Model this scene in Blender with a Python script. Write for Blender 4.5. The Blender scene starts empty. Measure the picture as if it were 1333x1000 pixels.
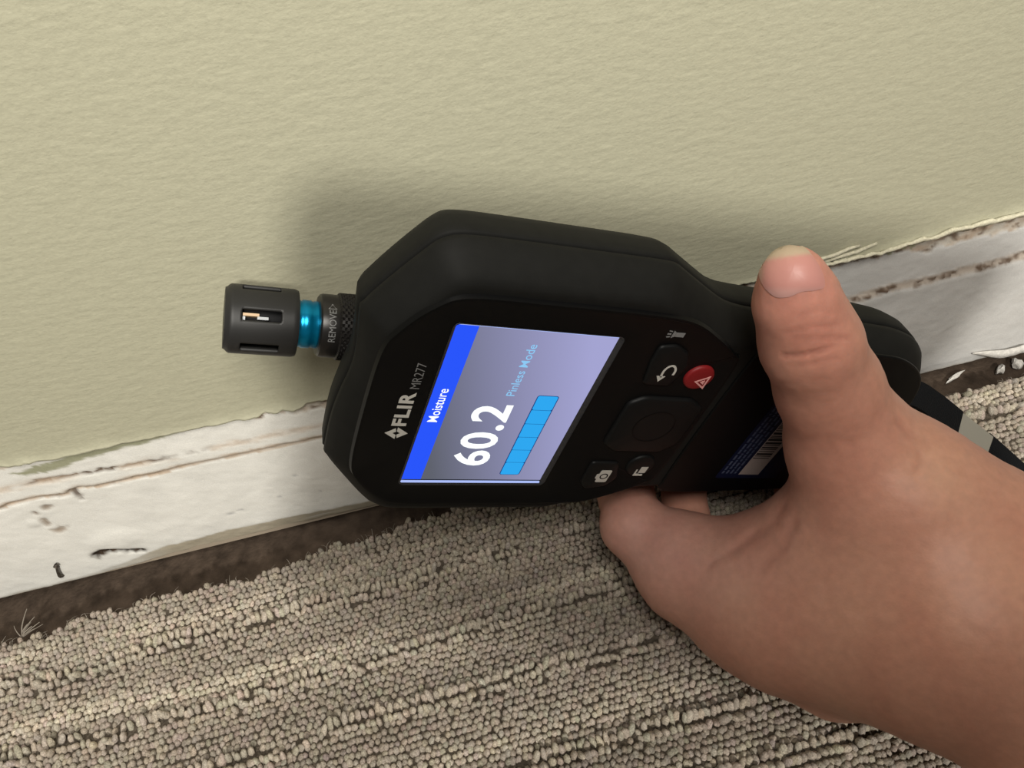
import bpy, bmesh, math, random
import numpy as np
from mathutils import Vector, Matrix, Euler
from mathutils.bvhtree import BVHTree

random.seed(7)
RNG = np.random.default_rng(11)
S = 0.001                                   # everything below is laid out in millimetres
C = bpy.context.scene.collection

# ------------------------------------------------------------------ camera
CAM = np.array([-23.0901, -173.6141, 261.5403])
M = np.array([[0.970767, -0.229909, 0.068951],
              [-0.219319, -0.732912, 0.644003],
              [-0.097527, -0.640299, -0.761909]])   # camera (x right, y down, z ahead) -> room
cd = bpy.data.cameras.new('camera'); cam = bpy.data.objects.new('camera', cd); C.objects.link(cam)
cd.sensor_width = 36.0; cd.lens = 1001 / 1333 * 36.0; cd.clip_start = 0.005; cd.clip_end = 50
rot = Matrix(((M[0][0], -M[0][1], -M[0][2]), (M[1][0], -M[1][1], -M[1][2]), (M[2][0], -M[2][1], -M[2][2])))
cam.matrix_world = Matrix.Translation(Vector(CAM * S)) @ rot.to_4x4()
bpy.context.scene.camera = cam

# ------------------------------------------------------------------ light and exposure
sc = bpy.context.scene
sc.view_settings.view_transform = 'Standard'; sc.view_settings.look = 'None'
sc.view_settings.exposure = 0.0; sc.view_settings.gamma = 1.0; sc.view_settings.use_curve_mapping = False
w = bpy.data.worlds.new('room_light'); sc.world = w; w.use_nodes = True
bg = w.node_tree.nodes['Background']
bg.inputs[0].default_value = (1.0, 0.95, 0.86, 1); bg.inputs[1].default_value = 0.16

def area(name, loc, target, size, power, color):
    l = bpy.data.lights.new(name, 'AREA'); l.shape = 'DISK'; l.size = size * S; l.energy = power; l.color = color
    o = bpy.data.objects.new(name, l); C.objects.link(o)
    o.location = Vector(loc) * S
    o.rotation_euler = (Vector(target) - Vector(loc)).to_track_quat('-Z', 'Y').to_euler()
    return o
area('window_light', (225, -2400, 1950), (0, 0, 100), 190, 58, (1.0, 0.965, 0.89))
area('wall_fill_light', (10, -300, 560), (0, -5, 100), 220, 2.3, (1.0, 0.96, 0.88))  # added unseen lamp, hung low to brighten the upper wall

# ------------------------------------------------------------------ helpers
def tag(o, label=None, cat=None, group=None, kind=None):
    if label: o['label'] = label
    if cat: o['category'] = cat
    if group: o['group'] = group
    if kind: o['kind'] = kind
    return o

def link(name, me, mat=None, parent=None):
    o = bpy.data.objects.new(name, me); C.objects.link(o)
    if mat is not None and not me.materials: me.materials.append(mat)
    if parent: o.parent = parent
    return o

def mesh(name, verts, faces, mat=None, parent=None, smooth=True, cols=None):
    me = bpy.data.meshes.new(name)
    me.from_pydata([tuple(map(float, v)) for v in (np.asarray(verts) * S)], [], [tuple(map(int, f)) for f in faces])
    if cols is not None:
        a = me.color_attributes.new('tint', 'FLOAT_COLOR', 'POINT')
        c = np.ones((len(verts), 4), np.float32); c[:, :3] = cols; a.data.foreach_set('color', c.ravel())
    me.polygons.foreach_set('use_smooth', [smooth] * len(me.polygons)); me.update()
    return link(name, me, mat, parent)

def big_mesh(name, V, Q, mat, parent=None, cols=None, tri=False, smooth=True):
    me = bpy.data.meshes.new(name); k = 3 if tri else 4
    me.vertices.add(len(V)); me.vertices.foreach_set('co', (np.asarray(V, np.float32) * S).ravel())
    me.loops.add(len(Q) * k); me.loops.foreach_set('vertex_index', np.asarray(Q, np.int32).ravel())
    me.polygons.add(len(Q)); me.polygons.foreach_set('loop_start', np.arange(0, len(Q) * k, k, dtype=np.int32))
    me.polygons.foreach_set('use_smooth', np.full(len(Q), smooth))
    if cols is not None:
        a = me.color_attributes.new('tint', 'FLOAT_COLOR', 'POINT')
        c = np.ones((len(V), 4), np.float32); c[:, :3] = cols; a.data.foreach_set('color', c.ravel())
    me.update(calc_edges=True); me.validate()
    return link(name, me, mat, parent)

def mat(name, color=(.5, .5, .5), rough=.5, metal=0, spec=.5, emit=None, strength=1.0, attr=False, noise=None, bump=None, coat=0):
    m = bpy.data.materials.new(name); m.use_nodes = True; nt = m.node_tree; N = nt.nodes; L = nt.links
    b = N['Principled BSDF']
    b.inputs['Base Color'].default_value = (*color, 1); b.inputs['Roughness'].default_value = rough
    b.inputs['Metallic'].default_value = metal; b.inputs['Specular IOR Level'].default_value = spec
    b.inputs['Coat Weight'].default_value = coat
    if emit:
        b.inputs['Emission Color'].default_value = (*emit, 1); b.inputs['Emission Strength'].default_value = strength
    tc = N.new('ShaderNodeTexCoord')
    src = None
    if attr:
        at = N.new('ShaderNodeAttribute'); at.attribute_name = 'tint'; src = at.outputs['Color']
    if noise:                                # (scale per metre, low, high, detail)
        nz = N.new('ShaderNodeTexNoise'); nz.inputs['Scale'].default_value = noise[0]; nz.inputs['Detail'].default_value = noise[3]
        L.new(tc.outputs['Object'], nz.inputs['Vector'])
        mr = N.new('ShaderNodeMapRange'); mr.inputs['From Min'].default_value = .3; mr.inputs['From Max'].default_value = .7
        mr.inputs['To Min'].default_value = noise[1]; mr.inputs['To Max'].default_value = noise[2]
        L.new(nz.outputs['Fac'], mr.inputs['Value'])
        mx = N.new('ShaderNodeVectorMath'); mx.operation = 'SCALE'
        if src is not None: L.new(src, mx.inputs[0])
        else: mx.inputs[0].default_value = color
        L.new(mr.outputs['Result'], mx.inputs['Scale']); src = mx.outputs[0]
    if src is not None: L.new(src, b.inputs['Base Color'])
    if bump:                                 # list of (scale, strength, distance mm, detail, stretch)
        prev = None
        for (scl, st, dist, det, stretch) in bump:
            mp = N.new('ShaderNodeMapping'); mp.inputs['Scale'].default_value = stretch
            L.new(tc.outputs['Object'], mp.inputs['Vector'])
            nz = N.new('ShaderNodeTexNoise'); nz.inputs['Scale'].default_value = scl; nz.inputs['Detail'].default_value = det
            L.new(mp.outputs['Vector'], nz.inputs['Vector'])
            bp = N.new('ShaderNodeBump'); bp.inputs['Strength'].default_value = st; bp.inputs['Distance'].default_value = dist * S
            L.new(nz.outputs['Fac'], bp.inputs['Height'])
            if prev is not None: L.new(prev, bp.inputs['Normal'])
            prev = bp.outputs['Normal']
        L.new(prev, b.inputs['Normal'])
    return m

U1 = (1, 1, 1)
M_WALL = mat('sage_wall_paint', (.445, .43, .315), .55, spec=.3, noise=(900, .96, 1.04, 3),
             bump=[(300, .5, .55, 5, (.6, 1, 1.5)), (1500, .35, .2, 2, U1)])
M_LIP = mat('torn_paint_paper', (.70, .66, .50), .8, noise=(1200, .8, 1.1, 3), bump=[(900, .5, .3, 3, U1)])
M_BOARD = mat('bare_gypsum_board', (.8, .8, .8), .85, spec=.2, attr=True, noise=(2600, .93, 1.05, 3), bump=[(1500, .35, .2, 3, U1)])
M_FLOOR = mat('dusty_subfloor', (.08, .058, .043), .95, spec=.1, noise=(160, .6, 1.4, 8), bump=[(700, .8, .6, 5, U1)])
M_CARPET = mat('carpet_yarn', (.3, .3, .3), .95, spec=.08, attr=True, noise=(1900, .62, 1.3, 3), bump=[(2400, .8, .5, 3, (1, 1, .5))])
M_BACKING = mat('carpet_backing', (.115, .095, .075), .95, spec=.05, noise=(900, .6, 1.3, 3), bump=[(1500, .8, .6, 3, U1)])
M_RUBBER = mat('black_rubber', (.0098, .0098, .0090), .66, spec=.17, noise=(300, .9, 1.1, 3), bump=[(5200, .22, .06, 2, U1)])
M_PANEL = mat('black_faceplate', (.0035, .0035, .0038), .4, spec=.14, bump=[(6000, .1, .04, 2, U1)])
M_BUTTON = mat('black_button_rubber', (.0055, .0058, .006), .5, spec=.2, bump=[(6000, .15, .05, 2, U1)])
M_RED = mat('red_button_rubber', (.22, .010, .012), .5, spec=.35)
M_FRAME = mat('glossy_screen_bezel', (.02, .022, .028), .16, spec=.9)
M_PRINT = mat('white_print', (.60, .58, .53), .6)
M_PRINT_DIM = mat('grey_print', (.20, .20, .20), .6)
M_PRINT_PINK = mat('pink_print', (.75, .36, .34), .6)
M_CAP = mat('probe_cap_plastic', (.02, .0195, .019), .45, spec=.3, bump=[(5200, .15, .05, 2, U1)])
M_BLUE = mat('blue_anodised_metal', (.0, .25, .48), .28, metal=.75, spec=.6)
M_NUT = mat('black_anodised_metal', (.02, .018, .017), .34, metal=.4, spec=.6)
M_SENSOR = mat('tan_sensor_chip', (.55, .38, .22), .5)
M_PIN = mat('grey_sensor_frame', (.26, .27, .28), .4, metal=.5)
M_DARK = mat('dark_cavity', (.004, .004, .005), .8)
M_LABEL = mat('navy_label', (.005, .008, .03), .45, spec=.25)
M_LABELTXT = mat('label_print', (.06, .075, .13), .6)
M_BARWHITE = mat('barcode_paper', (.36, .30, .28), .6)
M_WEB = mat('black_webbing', (.005, .006, .008), .75, spec=.2, bump=[(2200, .8, .3, 1, (1, 1, 1))])
M_CRIMP = mat('silver_clasp', (.46, .44, .38), .45, metal=.25, bump=[(900, .3, .2, 3, U1)])
M_CRUMB = mat('white_plaster', (.72, .69, .64), .9, noise=(900, .8, 1.1, 3), bump=[(1500, .7, .4, 3, U1)])
M_FIBRE = mat('frayed_fibre', (.26, .225, .185), .9)

def vnoise(x, seed=0, octs=3, base=1.0):
    """smooth 1-D value noise, about -1..1"""
    x = np.asarray(x, float); out = np.zeros_like(x); a = 1.0; f = base
    for o in range(octs):
        r = np.random.default_rng(seed * 97 + o).uniform(-1, 1, 4096)
        t = x * f + 1000.3; i = np.floor(t).astype(int); u = t - i; u = u * u * (3 - 2 * u)
        out += a * (r[i % 4096] * (1 - u) + r[(i + 1) % 4096] * u); a *= .5; f *= 2
    return out

def vnoise2(x, y, seed=0, octs=3, base=1.0):
    x = np.asarray(x, float); y = np.asarray(y, float); out = np.zeros(np.broadcast(x, y).shape); a = 1.0; f = base
    for o in range(octs):
        r = np.random.default_rng(seed * 131 + o).uniform(-1, 1, (256, 256))
        tx = x * f + 500.37; ty = y * f + 500.71; i = np.floor(tx).astype(int); j = np.floor(ty).astype(int)
        u = tx - i; v = ty - j; u = u * u * (3 - 2 * u); v = v * v * (3 - 2 * v)
        i0, i1, j0, j1 = i % 256, (i + 1) % 256, j % 256, (j + 1) % 256
        out = out + a * ((r[i0, j0] * (1 - u) + r[i1, j0] * u) * (1 - v) + (r[i0, j1] * (1 - u) + r[i1, j1] * u) * v)
        a *= .5; f *= 2
    return out

def grid_quads(nx, ny):
    i, j = np.meshgrid(np.arange(nx - 1), np.arange(ny - 1), indexing='ij'); a = (i * ny + j).ravel()
    return np.stack([a, a + ny, a + ny + 1, a + 1], 1)

def poly_dist(x, z, pts):
    """distance of each (x,z) to a polyline"""
    best = np.full(x.shape, 1e9)
    for (ax, az), (bx, bz) in zip(pts[:-1], pts[1:]):
        dx, dz = bx - ax, bz - az; l2 = dx * dx + dz * dz + 1e-9
        t = np.clip(((x - ax) * dx + (z - az) * dz) / l2, 0, 1)
        best = np.minimum(best, np.hypot(x - ax - t * dx, z - az - t * dz))
    return best

# ------------------------------------------------------------------ setting: wall, exposed strip, floor
EDGE = [(-700, 76), (-230, 76), (-169.5, 75.5), (-161, 74.6), (-152, 73.8), (-138, 73.6), (-122, 72.4), (-101, 72.0), (-88, 71.8),
        (-83, 71.1), (-74, 71.3), (-65, 70.9), (-20, 73), (40, 78), (82, 80.2), (104, 81), (113, 80.8), (123, 80.6), (132, 81.6), (142, 82.2),
        (150, 83), (163, 83), (178, 83.3), (230, 84), (700, 84)]
ex, ez = np.array(EDGE).T
def edge_z(x):
    z = np.interp(x, ex, ez)
    rough = np.clip(np.interp(x, [-175, -160, -150, -95, -88, -60, 100, 120, 180], [1, .9, .15, .15, 1, 1, .6, .25, .25]), 0, 1)
    return z + rough * 0.9 * vnoise(x, 3, 4, .35)

xs = np.concatenate([np.linspace(-900, -235, 20), np.arange(-234, 234, .8), np.linspace(235, 900, 20)])
zrow = np.array([0, .5, 1.2, 2.5, 4.5, 8, 14, 22, 40, 70, 120, 200, 350, 600, 900.])
lift_b = np.interp(xs, [-180, -160, -150, -100, -85, -65, 100, 130, 178, 230], [.9, 1.4, 1.1, 1.1, 1.3, 1.2, 1.0, 1.6, 1.8, 1.2])
V = []
ez_ = edge_z(xs)
for i, x in enumerate(xs):
    curl = lift_b[i] * (1 + .35 * vnoise(np.array([x]), 9, 2, .2)[0])
    V.append((x, 0.6, ez_[i] + .1))                                   # back of the paint layer
    for r in zrow:
        y = -.45 - curl * math.exp(-r / 1.6) - .18 * math.exp(-((r - 5.5) / 1.6) ** 2) * (1 if x < -90 else .3)
        V.append((x, y, ez_[i] + r))
Q = grid_quads(len(xs), len(zrow) + 1)
wall = big_mesh('wall_back', V, Q[:, ::-1], M_WALL); tag(wall, 'sage green painted wall above the bare strip', kind='structure')

# pale torn paper lip along the right part of the paint edge
tx = np.arange(84, 232, .7); tz = edge_z(tx)
wd = 0.9 + .9 * np.clip((tx - 100) / 60, 0, 1) + .35 * vnoise(tx, 21, 3, .3)
prof = [(-.2, -.6), (-.75, -.1), (-1.5, .35), (-1.9, .75), (-1.2, 1.0)]
V = []
for i, x in enumerate(tx):
    for (py, pz) in prof:
        V.append((x, py - lift_b[np.argmin(abs(xs - x))] * .7, tz[i] + pz * wd[i] - .2 + .25 * vnoise(np.array([x + pz * 9]), 5, 2, .5)[0]))
Q = grid_quads(len(tx), len(prof))
lip = big_mesh('torn_paper_edge', V, Q[:, ::-1], M_LIP, wall); lip['label'] = 'cream torn paper edge'
sm = lip.modifiers.new('thick', 'SOLIDIFY'); sm.thickness = .4 * S

for (pts, w_) in (([(97, 82.6), (103, 83.6), (108, 83.9), (113, 85.4), (117, 85.6)], .7), ([(104, 81.6), (110, 82.6), (116, 83.0), (123, 84.9)], .9)):
    V = []
    for i, (x, z) in enumerate(pts):
        f_ = math.sin(math.pi * (i + .4) / (len(pts) - .2)); V += [(x, -.9 - .2 * f_, z - w_ * .5 * f_), (x + .3, -1.3 - .4 * f_, z), (x, -.9, z + w_ * .5 * f_)]
    sl_ = big_mesh('paper_sliver', np.array(V), grid_quads(len(pts), 3)[:, ::-1], M_LIP, wall); sl_['label'] = 'cream sliver of torn wall paper'
    sl_.modifiers.new('thick', 'SOLIDIFY').thickness = .3 * S
# exposed gypsum strip with cracks, glue lines, gash and a bevelled lower edge
gx = np.concatenate([np.linspace(-700, -236, 12), np.arange(-235, 236, .85), np.linspace(237, 700, 12)])
gz = np.concatenate([np.arange(-1.5, 12, .75), np.arange(12, 90, .85)])
X, Z = np.meshgrid(gx, gz, indexing='ij')
Y = np.zeros_like(X)
n2 = vnoise2(X, Z, 4, 4, .12); nf = vnoise2(X, Z, 8, 3, .6)
Y += -.18 * n2 - .05 * nf
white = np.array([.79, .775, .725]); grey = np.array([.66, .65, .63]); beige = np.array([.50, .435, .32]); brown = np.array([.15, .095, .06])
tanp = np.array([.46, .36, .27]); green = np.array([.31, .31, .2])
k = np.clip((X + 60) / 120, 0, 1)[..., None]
COL = white * (1 - k) + grey * k  # greyer towards the right: the shade on that half put into the colour
COL = COL * (1 + .035 * n2[..., None])
def paint(mask, col):
    global COL
    m_ = np.clip(mask, 0, 1)[..., None]; COL = COL * (1 - m_) + np.asarray(col) * m_
CR1 = [(-230, 64), (-182, 63.5), (-165.2, 63.0), (-158.4, 62.1), (-150.6, 61.9), (-141.8, 61.2), (-132.9, 60.6), (-123.9, 59.9), (-103, 59.5), (-86.2, 58.8), (-69.3, 57.6), (-20, 58)]
CR2 = [(-230, 54), (-182.6, 53.9), (-178.8, 55.1), (-170.2, 55.1), (-160.9, 53.4), (-155.6, 55.4), (-151.3, 53.7), (-145.6, 53.4), (-136.2, 53.5), (-130.8, 52.5), (-119.5, 53.6), (-108, 53.0), (-94.5, 52.0), (-70.9, 51.5), (-20, 54)]
CRR = [(60, 57), (125.9, 58.4), (135.9, 59.7), (144.3, 59), (154.5, 58.8), (164.1, 59.6), (174.4, 59.4), (187.7, 60.3), (235, 60)]
wob = .55 * vnoise(X + Z * 3, 31, 3, .45)
d1 = poly_dist(X, Z + wob, CR1); d2 = poly_dist(X, Z + wob, CR2); d3 = poly_dist(X, Z + .8 * wob, CRR)
g1 = np.interp(X, [-230, -170, -165, -128, -122, -60], [.25, .25, 1, .9, .3, .25]); g2 = np.interp(X, [-200, -182, -152, -130, -118, -60], [.4, 1, 1, .8, .35, .3])
Y += 1.0 * g1 * np.exp(-(d1 / .7) ** 2) + 1.1 * g2 * np.exp(-(d2 / .75) ** 2)
bandL = np.clip((Z - (np.interp(X, *np.array(CR2).T))) / 1.2, 0, 1)
Y += -.55 * bandL * np.clip((-X - 10) / 40, 0, 1) + .35 * np.clip((Z - np.interp(X, *np.array(CR1).T)) / 1.0, 0, 1) * np.clip((-X - 10) / 40, 0, 1)
patch = np.clip(.5 + 1.3 * vnoise2(X, Z * 2, 12, 3, .1), 0, 1)
paint(1.3 * g1 * np.exp(-(d1 / .6) ** 2) * (X < -10), brown * .7)
paint(1.3 * g2 * np.exp(-(d2 / .62) ** 2) * (X < -10), brown * .7)
paint((.55 + .4 * patch) * np.exp(-((d2 - .9) / 1.1) ** 2) * (X < -10) * (Z > np.interp(X, *np.array(CR2).T) - 1), tanp * 1.15)
paint(.55 * patch * np.exp(-((d1 - .4) / 1.2) ** 2) * (X < -10), tanp * 1.2)
# crusty line on the right
crust = np.clip(vnoise2(X, Z, 17, 3, .42) * 1.4 + .15, 0, 1) * np.exp(-(d3 / 1.7) ** 4) * (X > 30)
Y += -1.1 * crust * (.5 + .5 * nf); paint(.65 * np.exp(-(d3 / 2.0) ** 4) * (X > 30), tanp * 1.05); paint(crust * .95, brown * .9)
Y += -.9 * np.clip((np.interp(X, *np.array(CRR).T) - Z) / 3, 0, 1) * np.clip((X - 20) / 40, 0, 1) * np.clip(Z / 6, 0, 1)
# brown paper left under the paint edge
under = edge_z(X) - Z
fr = np.interp(X, [-235, -180, -170, -160, -150, -95, -86, -60, 80, 110, 130, 145, 180, 235], [4, 3, 3.5, 1.2, .6, .6, 3.5, 7, 5, 4.2, 5.5, 8.5, 9.5, 10])
mk = np.clip((fr + 1.6 * vnoise2(X, Z, 22, 3, .25) - under) / .8, 0, 1)
torn = np.clip(.35 + 1.2 * vnoise2(X, Z * 1.7, 23, 4, .22), 0, 1)
paint(mk * .9, tanp * 1.15 * (1 - torn[..., None]) + np.array([.62, .57, .49]) * torn[..., None])
paint(mk * np.clip(vnoise2(X, Z * 1.5, 24, 3, .3) * 1.8 - .35, 0, 1) * .9, brown); Y += .5 * mk * (.4 + .6 * torn)
gs = np.interp(X, [-172, -165, -160, -140, -118, -108], [0, 3.2, 5.2, 4.0, 2.4, 0])
g0 = np.interp(X, [-172, -163, -150, -118, -108], [6.5, 4.5, 1, .2, 0])
paint(np.clip((under - g0 + .3 * nf) / .7, 0, 1) * np.clip((g0 + gs - under + .4 * nf) / .7, 0, 1) * .95, green)
paint(((X > 129) & (X < 141) & (under > .6) & (under < 4.6 + nf)) * .9, green * 1.25)
# lower edge: bevel cut, raw and beige on the left half
bt = np.interp(X, [-235, -178, -169, -147, -121, -98, -70, -20, 60, 235], [2.5, 3, 4.2, 9.4, 10.0, 8.6, 6.6, 5.5, 3, 2.5]) + .5 * vnoise2(X, Z * 0, 41, 4, .25)
be = np.clip((bt - Z) / .9, 0, 1)
Y += 1.7 * np.clip((bt - Z) / 8, 0, 1.2) * (X < 60) + 2.2 * np.clip((1.2 - Z) / 2.5, 0, 1) ** 2
paint(be * np.interp(X, [-172, -160, -145, 20, 60], [.25, .5, .92, .92, .25]), beige * (1 + .06 * nf[..., None]))
paint(np.exp(-(((X + 88) / 5) ** 2)) * np.exp(-((Z - 3.6 - (X + 88) * .03) / .5) ** 2) * .9, white)
# gash with the bulge above it
GA = [(-170.2, 14.9), (-167, 16.2), (-163.4, 15.0), (-159.2, 12.2), (-155.0, 10.3)]
dg = poly_dist(X, Z + .25 * wob + .5, GA)
Y += -.9 * np.exp(-(((X + 160) / 9) ** 2 + ((Z - 21) / 6.5) ** 2) ** 2) + 1.6 * np.exp(-(dg / 1.1) ** 2)
paint(1.6 * np.exp(-(dg / (1.25 + .5 * nf + .5 * np.clip((-164 - X) / 4, 0, 1))) ** 2), brown * (.25 + .2 * nf[..., None]))
for (cx, cz, rx, rz, c, dep) in [(-170, 48.7, 2.0, 1.6, tanp * .55, .6), (-174.7, 40.6, 1.2, 2.6, tanp * .6, .6), (-173.2, 34.4, 2.6, 1.6, tanp * .7, .5),
                                 (-158.0, 52.0, 1.3, 2.8, brown * .6, 1.0), (-178.2, 42, 2.2, 2.2, white * .93, -.5), (-174.4, 46.8, .7, 1.2, brown, .6),
                                 (-117.4, 20, 1.5, .7, grey * .7, .2), (-112.7, 20.3, .9, .5, grey * .72, .2), (-97.4, 22.9, 1.0, .8, grey * .85, .2),
                                 (-88.5, 33.5, .6, .5, grey * .7, .2), (-83.1, 20.1, .6, .6, grey * .75, .2), (-181, 31, .9, .3, grey * .6, .2)]:
    e = np.exp(-((((X - cx) / rx) ** 2 + ((Z - cz) / rz) ** 2) * (1 + .6 * nf)) ** 2)
    Y += dep * e; paint(e * .9, c)
V = np.stack([X, Y - .2 + .6, Z], -1).reshape(-1, 3)
V[:, 1] += 0.0
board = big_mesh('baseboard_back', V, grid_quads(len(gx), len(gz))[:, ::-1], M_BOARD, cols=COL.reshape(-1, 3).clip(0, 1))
tag(board, 'bare white gypsum strip along the foot of the wall', kind='structure')
# underside and core of the board, so the gap below it is closed off
mesh('board_core', [(x, y, z) for x in (-700, 700) for y in (2.2, 14) for z in (-1.2, 80)],
     [(0, 1, 3, 2), (4, 6, 7, 5), (0, 4, 5, 1), (2, 3, 7, 6), (0, 2, 6, 4), (1, 5, 7, 3)], mat('board_core', (.4, .33, .25), .9), board, smooth=False)

# white flake curling off the lower edge at the right
fx = np.linspace(187, 236, 34); V = []
for x in fx:
    a = np.clip((x - 187) / 14, 0, 1)
    for t in (0, .35, .7, 1):
        V.append((x, -.6 - 2.4 * a * math.sin(t * 2.6) - .2, 1.0 + a * (8.4 - 2.4 * a) * t + .5 * vnoise(np.array([x]), 51, 2, .3)[0] + (1 - a) * 7.6))
fl = big_mesh('curled_flake', V, grid_quads(len(fx), 4)[:, ::-1], M_CRUMB, board); fl['label'] = 'white curled paper flake'
fl.modifiers.new('thick', 'SOLIDIFY').thickness = .5 * S

fb = [(-900, 14), (900, 14), (900, -900), (-900, -900)]
fxs = np.linspace(-900, 900, 91); fys = np.linspace(-900, 20, 70)
FX, FY = np.meshgrid(fxs, fys, indexing='ij')
FZ = -8.6 + .3 * vnoise2(FX, FY, 61, 3, .05)
floor = big_mesh('floor', np.stack([FX, FY, FZ], -1).reshape(-1, 3), grid_quads(91, 70), M_FLOOR)
tag(floor, 'dusty brown subfloor showing in the gap by the wall', kind='structure')

# ------------------------------------------------------------------ carpet: thousands of yarn loops
def carpet_edge(x):
    return np.interp(x, [-350, -207, -192, -180, -163, -140, -114, -87, -63, -45, 0, 90, 164, 201, 300],
                     [-22, -20.5, -22.0, -17.5, -18.6, -18.2, -19.0, -15.2, -13.6, -12.0, -12, -14, -16, -14.5, -15]) + 1.1 * vnoise(x, 71, 3, .16)
ang = math.radians(1.4); ca, sa = math.cos(ang), math.sin(ang)
du, dv = 1.85, 2.15
us = np.arange(-345, 330, du); vs = np.arange(-238, 9, dv)
UU, VV = np.meshgrid(us, vs, indexing='ij'); nrow = len(vs)
row = np.broadcast_to(np.arange(nrow)[None, :], UU.shape)
UU = (UU + (row % 2) * du * .5 + RNG.normal(0, .22, UU.shape)).ravel(); VV = (VV + RNG.normal(0, .2, row.shape)).ravel()
RID = np.zeros(len(UU)); SGN = np.zeros(len(UU)); H0 = 5.2 + RNG.normal(0, .22, len(UU)) + .4 * vnoise2(UU, VV, 95, 2, .06)
# heavier double lines of long twisted loops run along the pile
ridges = [-34, -61, -81, -108, -128, -155, -175, -202, -222]
def ridge_v(k, u): return ridges[k] + 1.5 * vnoise(u, 80 + k, 2, .018) + .9 * np.round(.9 * vnoise(u, 180 + k, 1, .05))
def ridge_on(k, u, side): return vnoise(u + side * 7, 280 + k + side * 40, 2, .045) > -.62
drop = np.zeros(len(UU), bool)
for k_ in range(len(ridges)):
    dvv = VV - ridge_v(k_, UU)
    for side in (-1, 1):
        drop |= ridge_on(k_, UU, side) & (dvv * side > -.5) & (dvv * side < 2.9)
UU, VV, RID, SGN, H0 = [a_[~drop] for a_ in (UU, VV, RID, SGN, H0)]
for k_ in range(len(ridges)):
    for side in (-1, 1):
        u = np.cumsum(np.abs(RNG.normal(2.05, .35, 330))) - 346; u = u[u < 330]; u = u[ridge_on(k_, u, side)]
        UU = np.r_[UU, u]; VV = np.r_[VV, ridge_v(k_, u) + side * (1.55 + RNG.normal(0, .22, len(u)))]
        RID = np.r_[RID, RNG.uniform(.7, 1.15, len(u))]; SGN = np.r_[SGN, np.full(len(u), side)]; H0 = np.r_[H0, 6.9 + RNG.normal(0, .55, len(u))]
LX = UU * ca - VV * sa; LY = UU * sa + VV * ca
keep = LY < carpet_edge(LX) + RNG.normal(0, .5, len(LX))
taupe = np.array([.40, .345, .285]); pale = np.array([.66, .585, .475]); dark = np.array([.25, .21, .175])
band = vnoise(VV, 90, 2, .085)[:, None] * .5 + vnoise2(UU * .12, VV, 91, 2, .12)[:, None] * .6
thin = np.zeros(len(UU))
for (sv, w_) in ((-24.5, 2.6), (-52.5, 3.0), (-100, 2.4), (-121, 2.2), (-147, 3)):
    thin = np.maximum(thin, np.exp(-((VV - sv - 2.2 * vnoise(UU, int(-sv), 2, .012)) / w_) ** 2) * np.clip(.75 + .6 * vnoise(UU, int(-sv) + 1, 2, .03), 0, 1))
col = taupe + np.clip(.35 * np.clip(band[:, 0], 0, 1) + .8 * thin + .34 * (RID > 0), 0, 1)[:, None] * (pale - taupe)
col = col + np.clip(-band, 0, 1) * (dark - taupe) * .55
col = col * RNG.uniform(.86, 1.12, len(UU))[:, None] * (1 + RNG.normal(0, .022, (len(UU), 3)))
P = np.stack([LX, LY, np.zeros_like(LX)], -1)[keep]; H = H0[keep]; CL = col[keep]; RG = RID[keep]; SG = SGN[keep]
n = len(P)
ns, nr = 6, 4                              # each loop: a rounded knob of yarn, 48 triangles' worth
th = np.linspace(0, 2 * math.pi, ns, endpoint=False)
unit = [(0, 0, 1)]
for r_ in range(1, nr):
    ph = math.pi * r_ / nr
    for t in th: unit.append((math.sin(ph) * math.cos(t), math.sin(ph) * math.sin(t), math.cos(ph)))
unit.append((0, 0, -1)); unit = np.array(unit)
tris = []
for j in range(ns): tris.append((0, 1 + j, 1 + (j + 1) % ns))
for r_ in range(nr - 2):
    for j in range(ns):
        a = 1 + r_ * ns + j; b = 1 + r_ * ns + (j + 1) % ns; c = a + ns; d = b + ns
        tris += [(a, c, b), (b, c, d)]
lastv = len(unit) - 1
for j in range(ns): tris.append((lastv, 1 + (nr - 2) * ns + (j + 1) % ns, 1 + (nr - 2) * ns + j))
tris = np.array(tris)
rx = (1.2 - .08 * RG) * RNG.uniform(.9, 1.12, n); ry = (1.36 + .22 * RG) * RNG.uniform(.9, 1.12, n); rz = 2.0 * RNG.uniform(.9, 1.15, n) + .7 * RG
yaw = RNG.normal(.0, .4, n) + .5 * (RG > 0); tx_ = RNG.normal(.05, .18, n) + .16 * SG; ty_ = RNG.normal(.18, .2, n)
vx = unit[None, :, 0] * rx[:, None]; vy = unit[None, :, 1] * ry[:, None]; vz = unit[None, :, 2] * rz[:, None]
cy, sy = np.cos(yaw)[:, None], np.sin(yaw)[:, None]
vx, vy = vx * cy - vy * sy, vx * sy + vy * cy
vx = vx + vz * np.tan(ty_)[:, None]; vy = vy + vz * np.tan(tx_)[:, None]
LV = np.stack([vx + P[:, 0:1], vy + P[:, 1:2], vz + (H - rz)[:, None]], -1).reshape(-1, 3)
LT = (tris[None] + (np.arange(n) * len(unit))[:, None, None]).reshape(-1, 3)
CC = np.repeat(CL, len(unit), 0)
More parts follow.
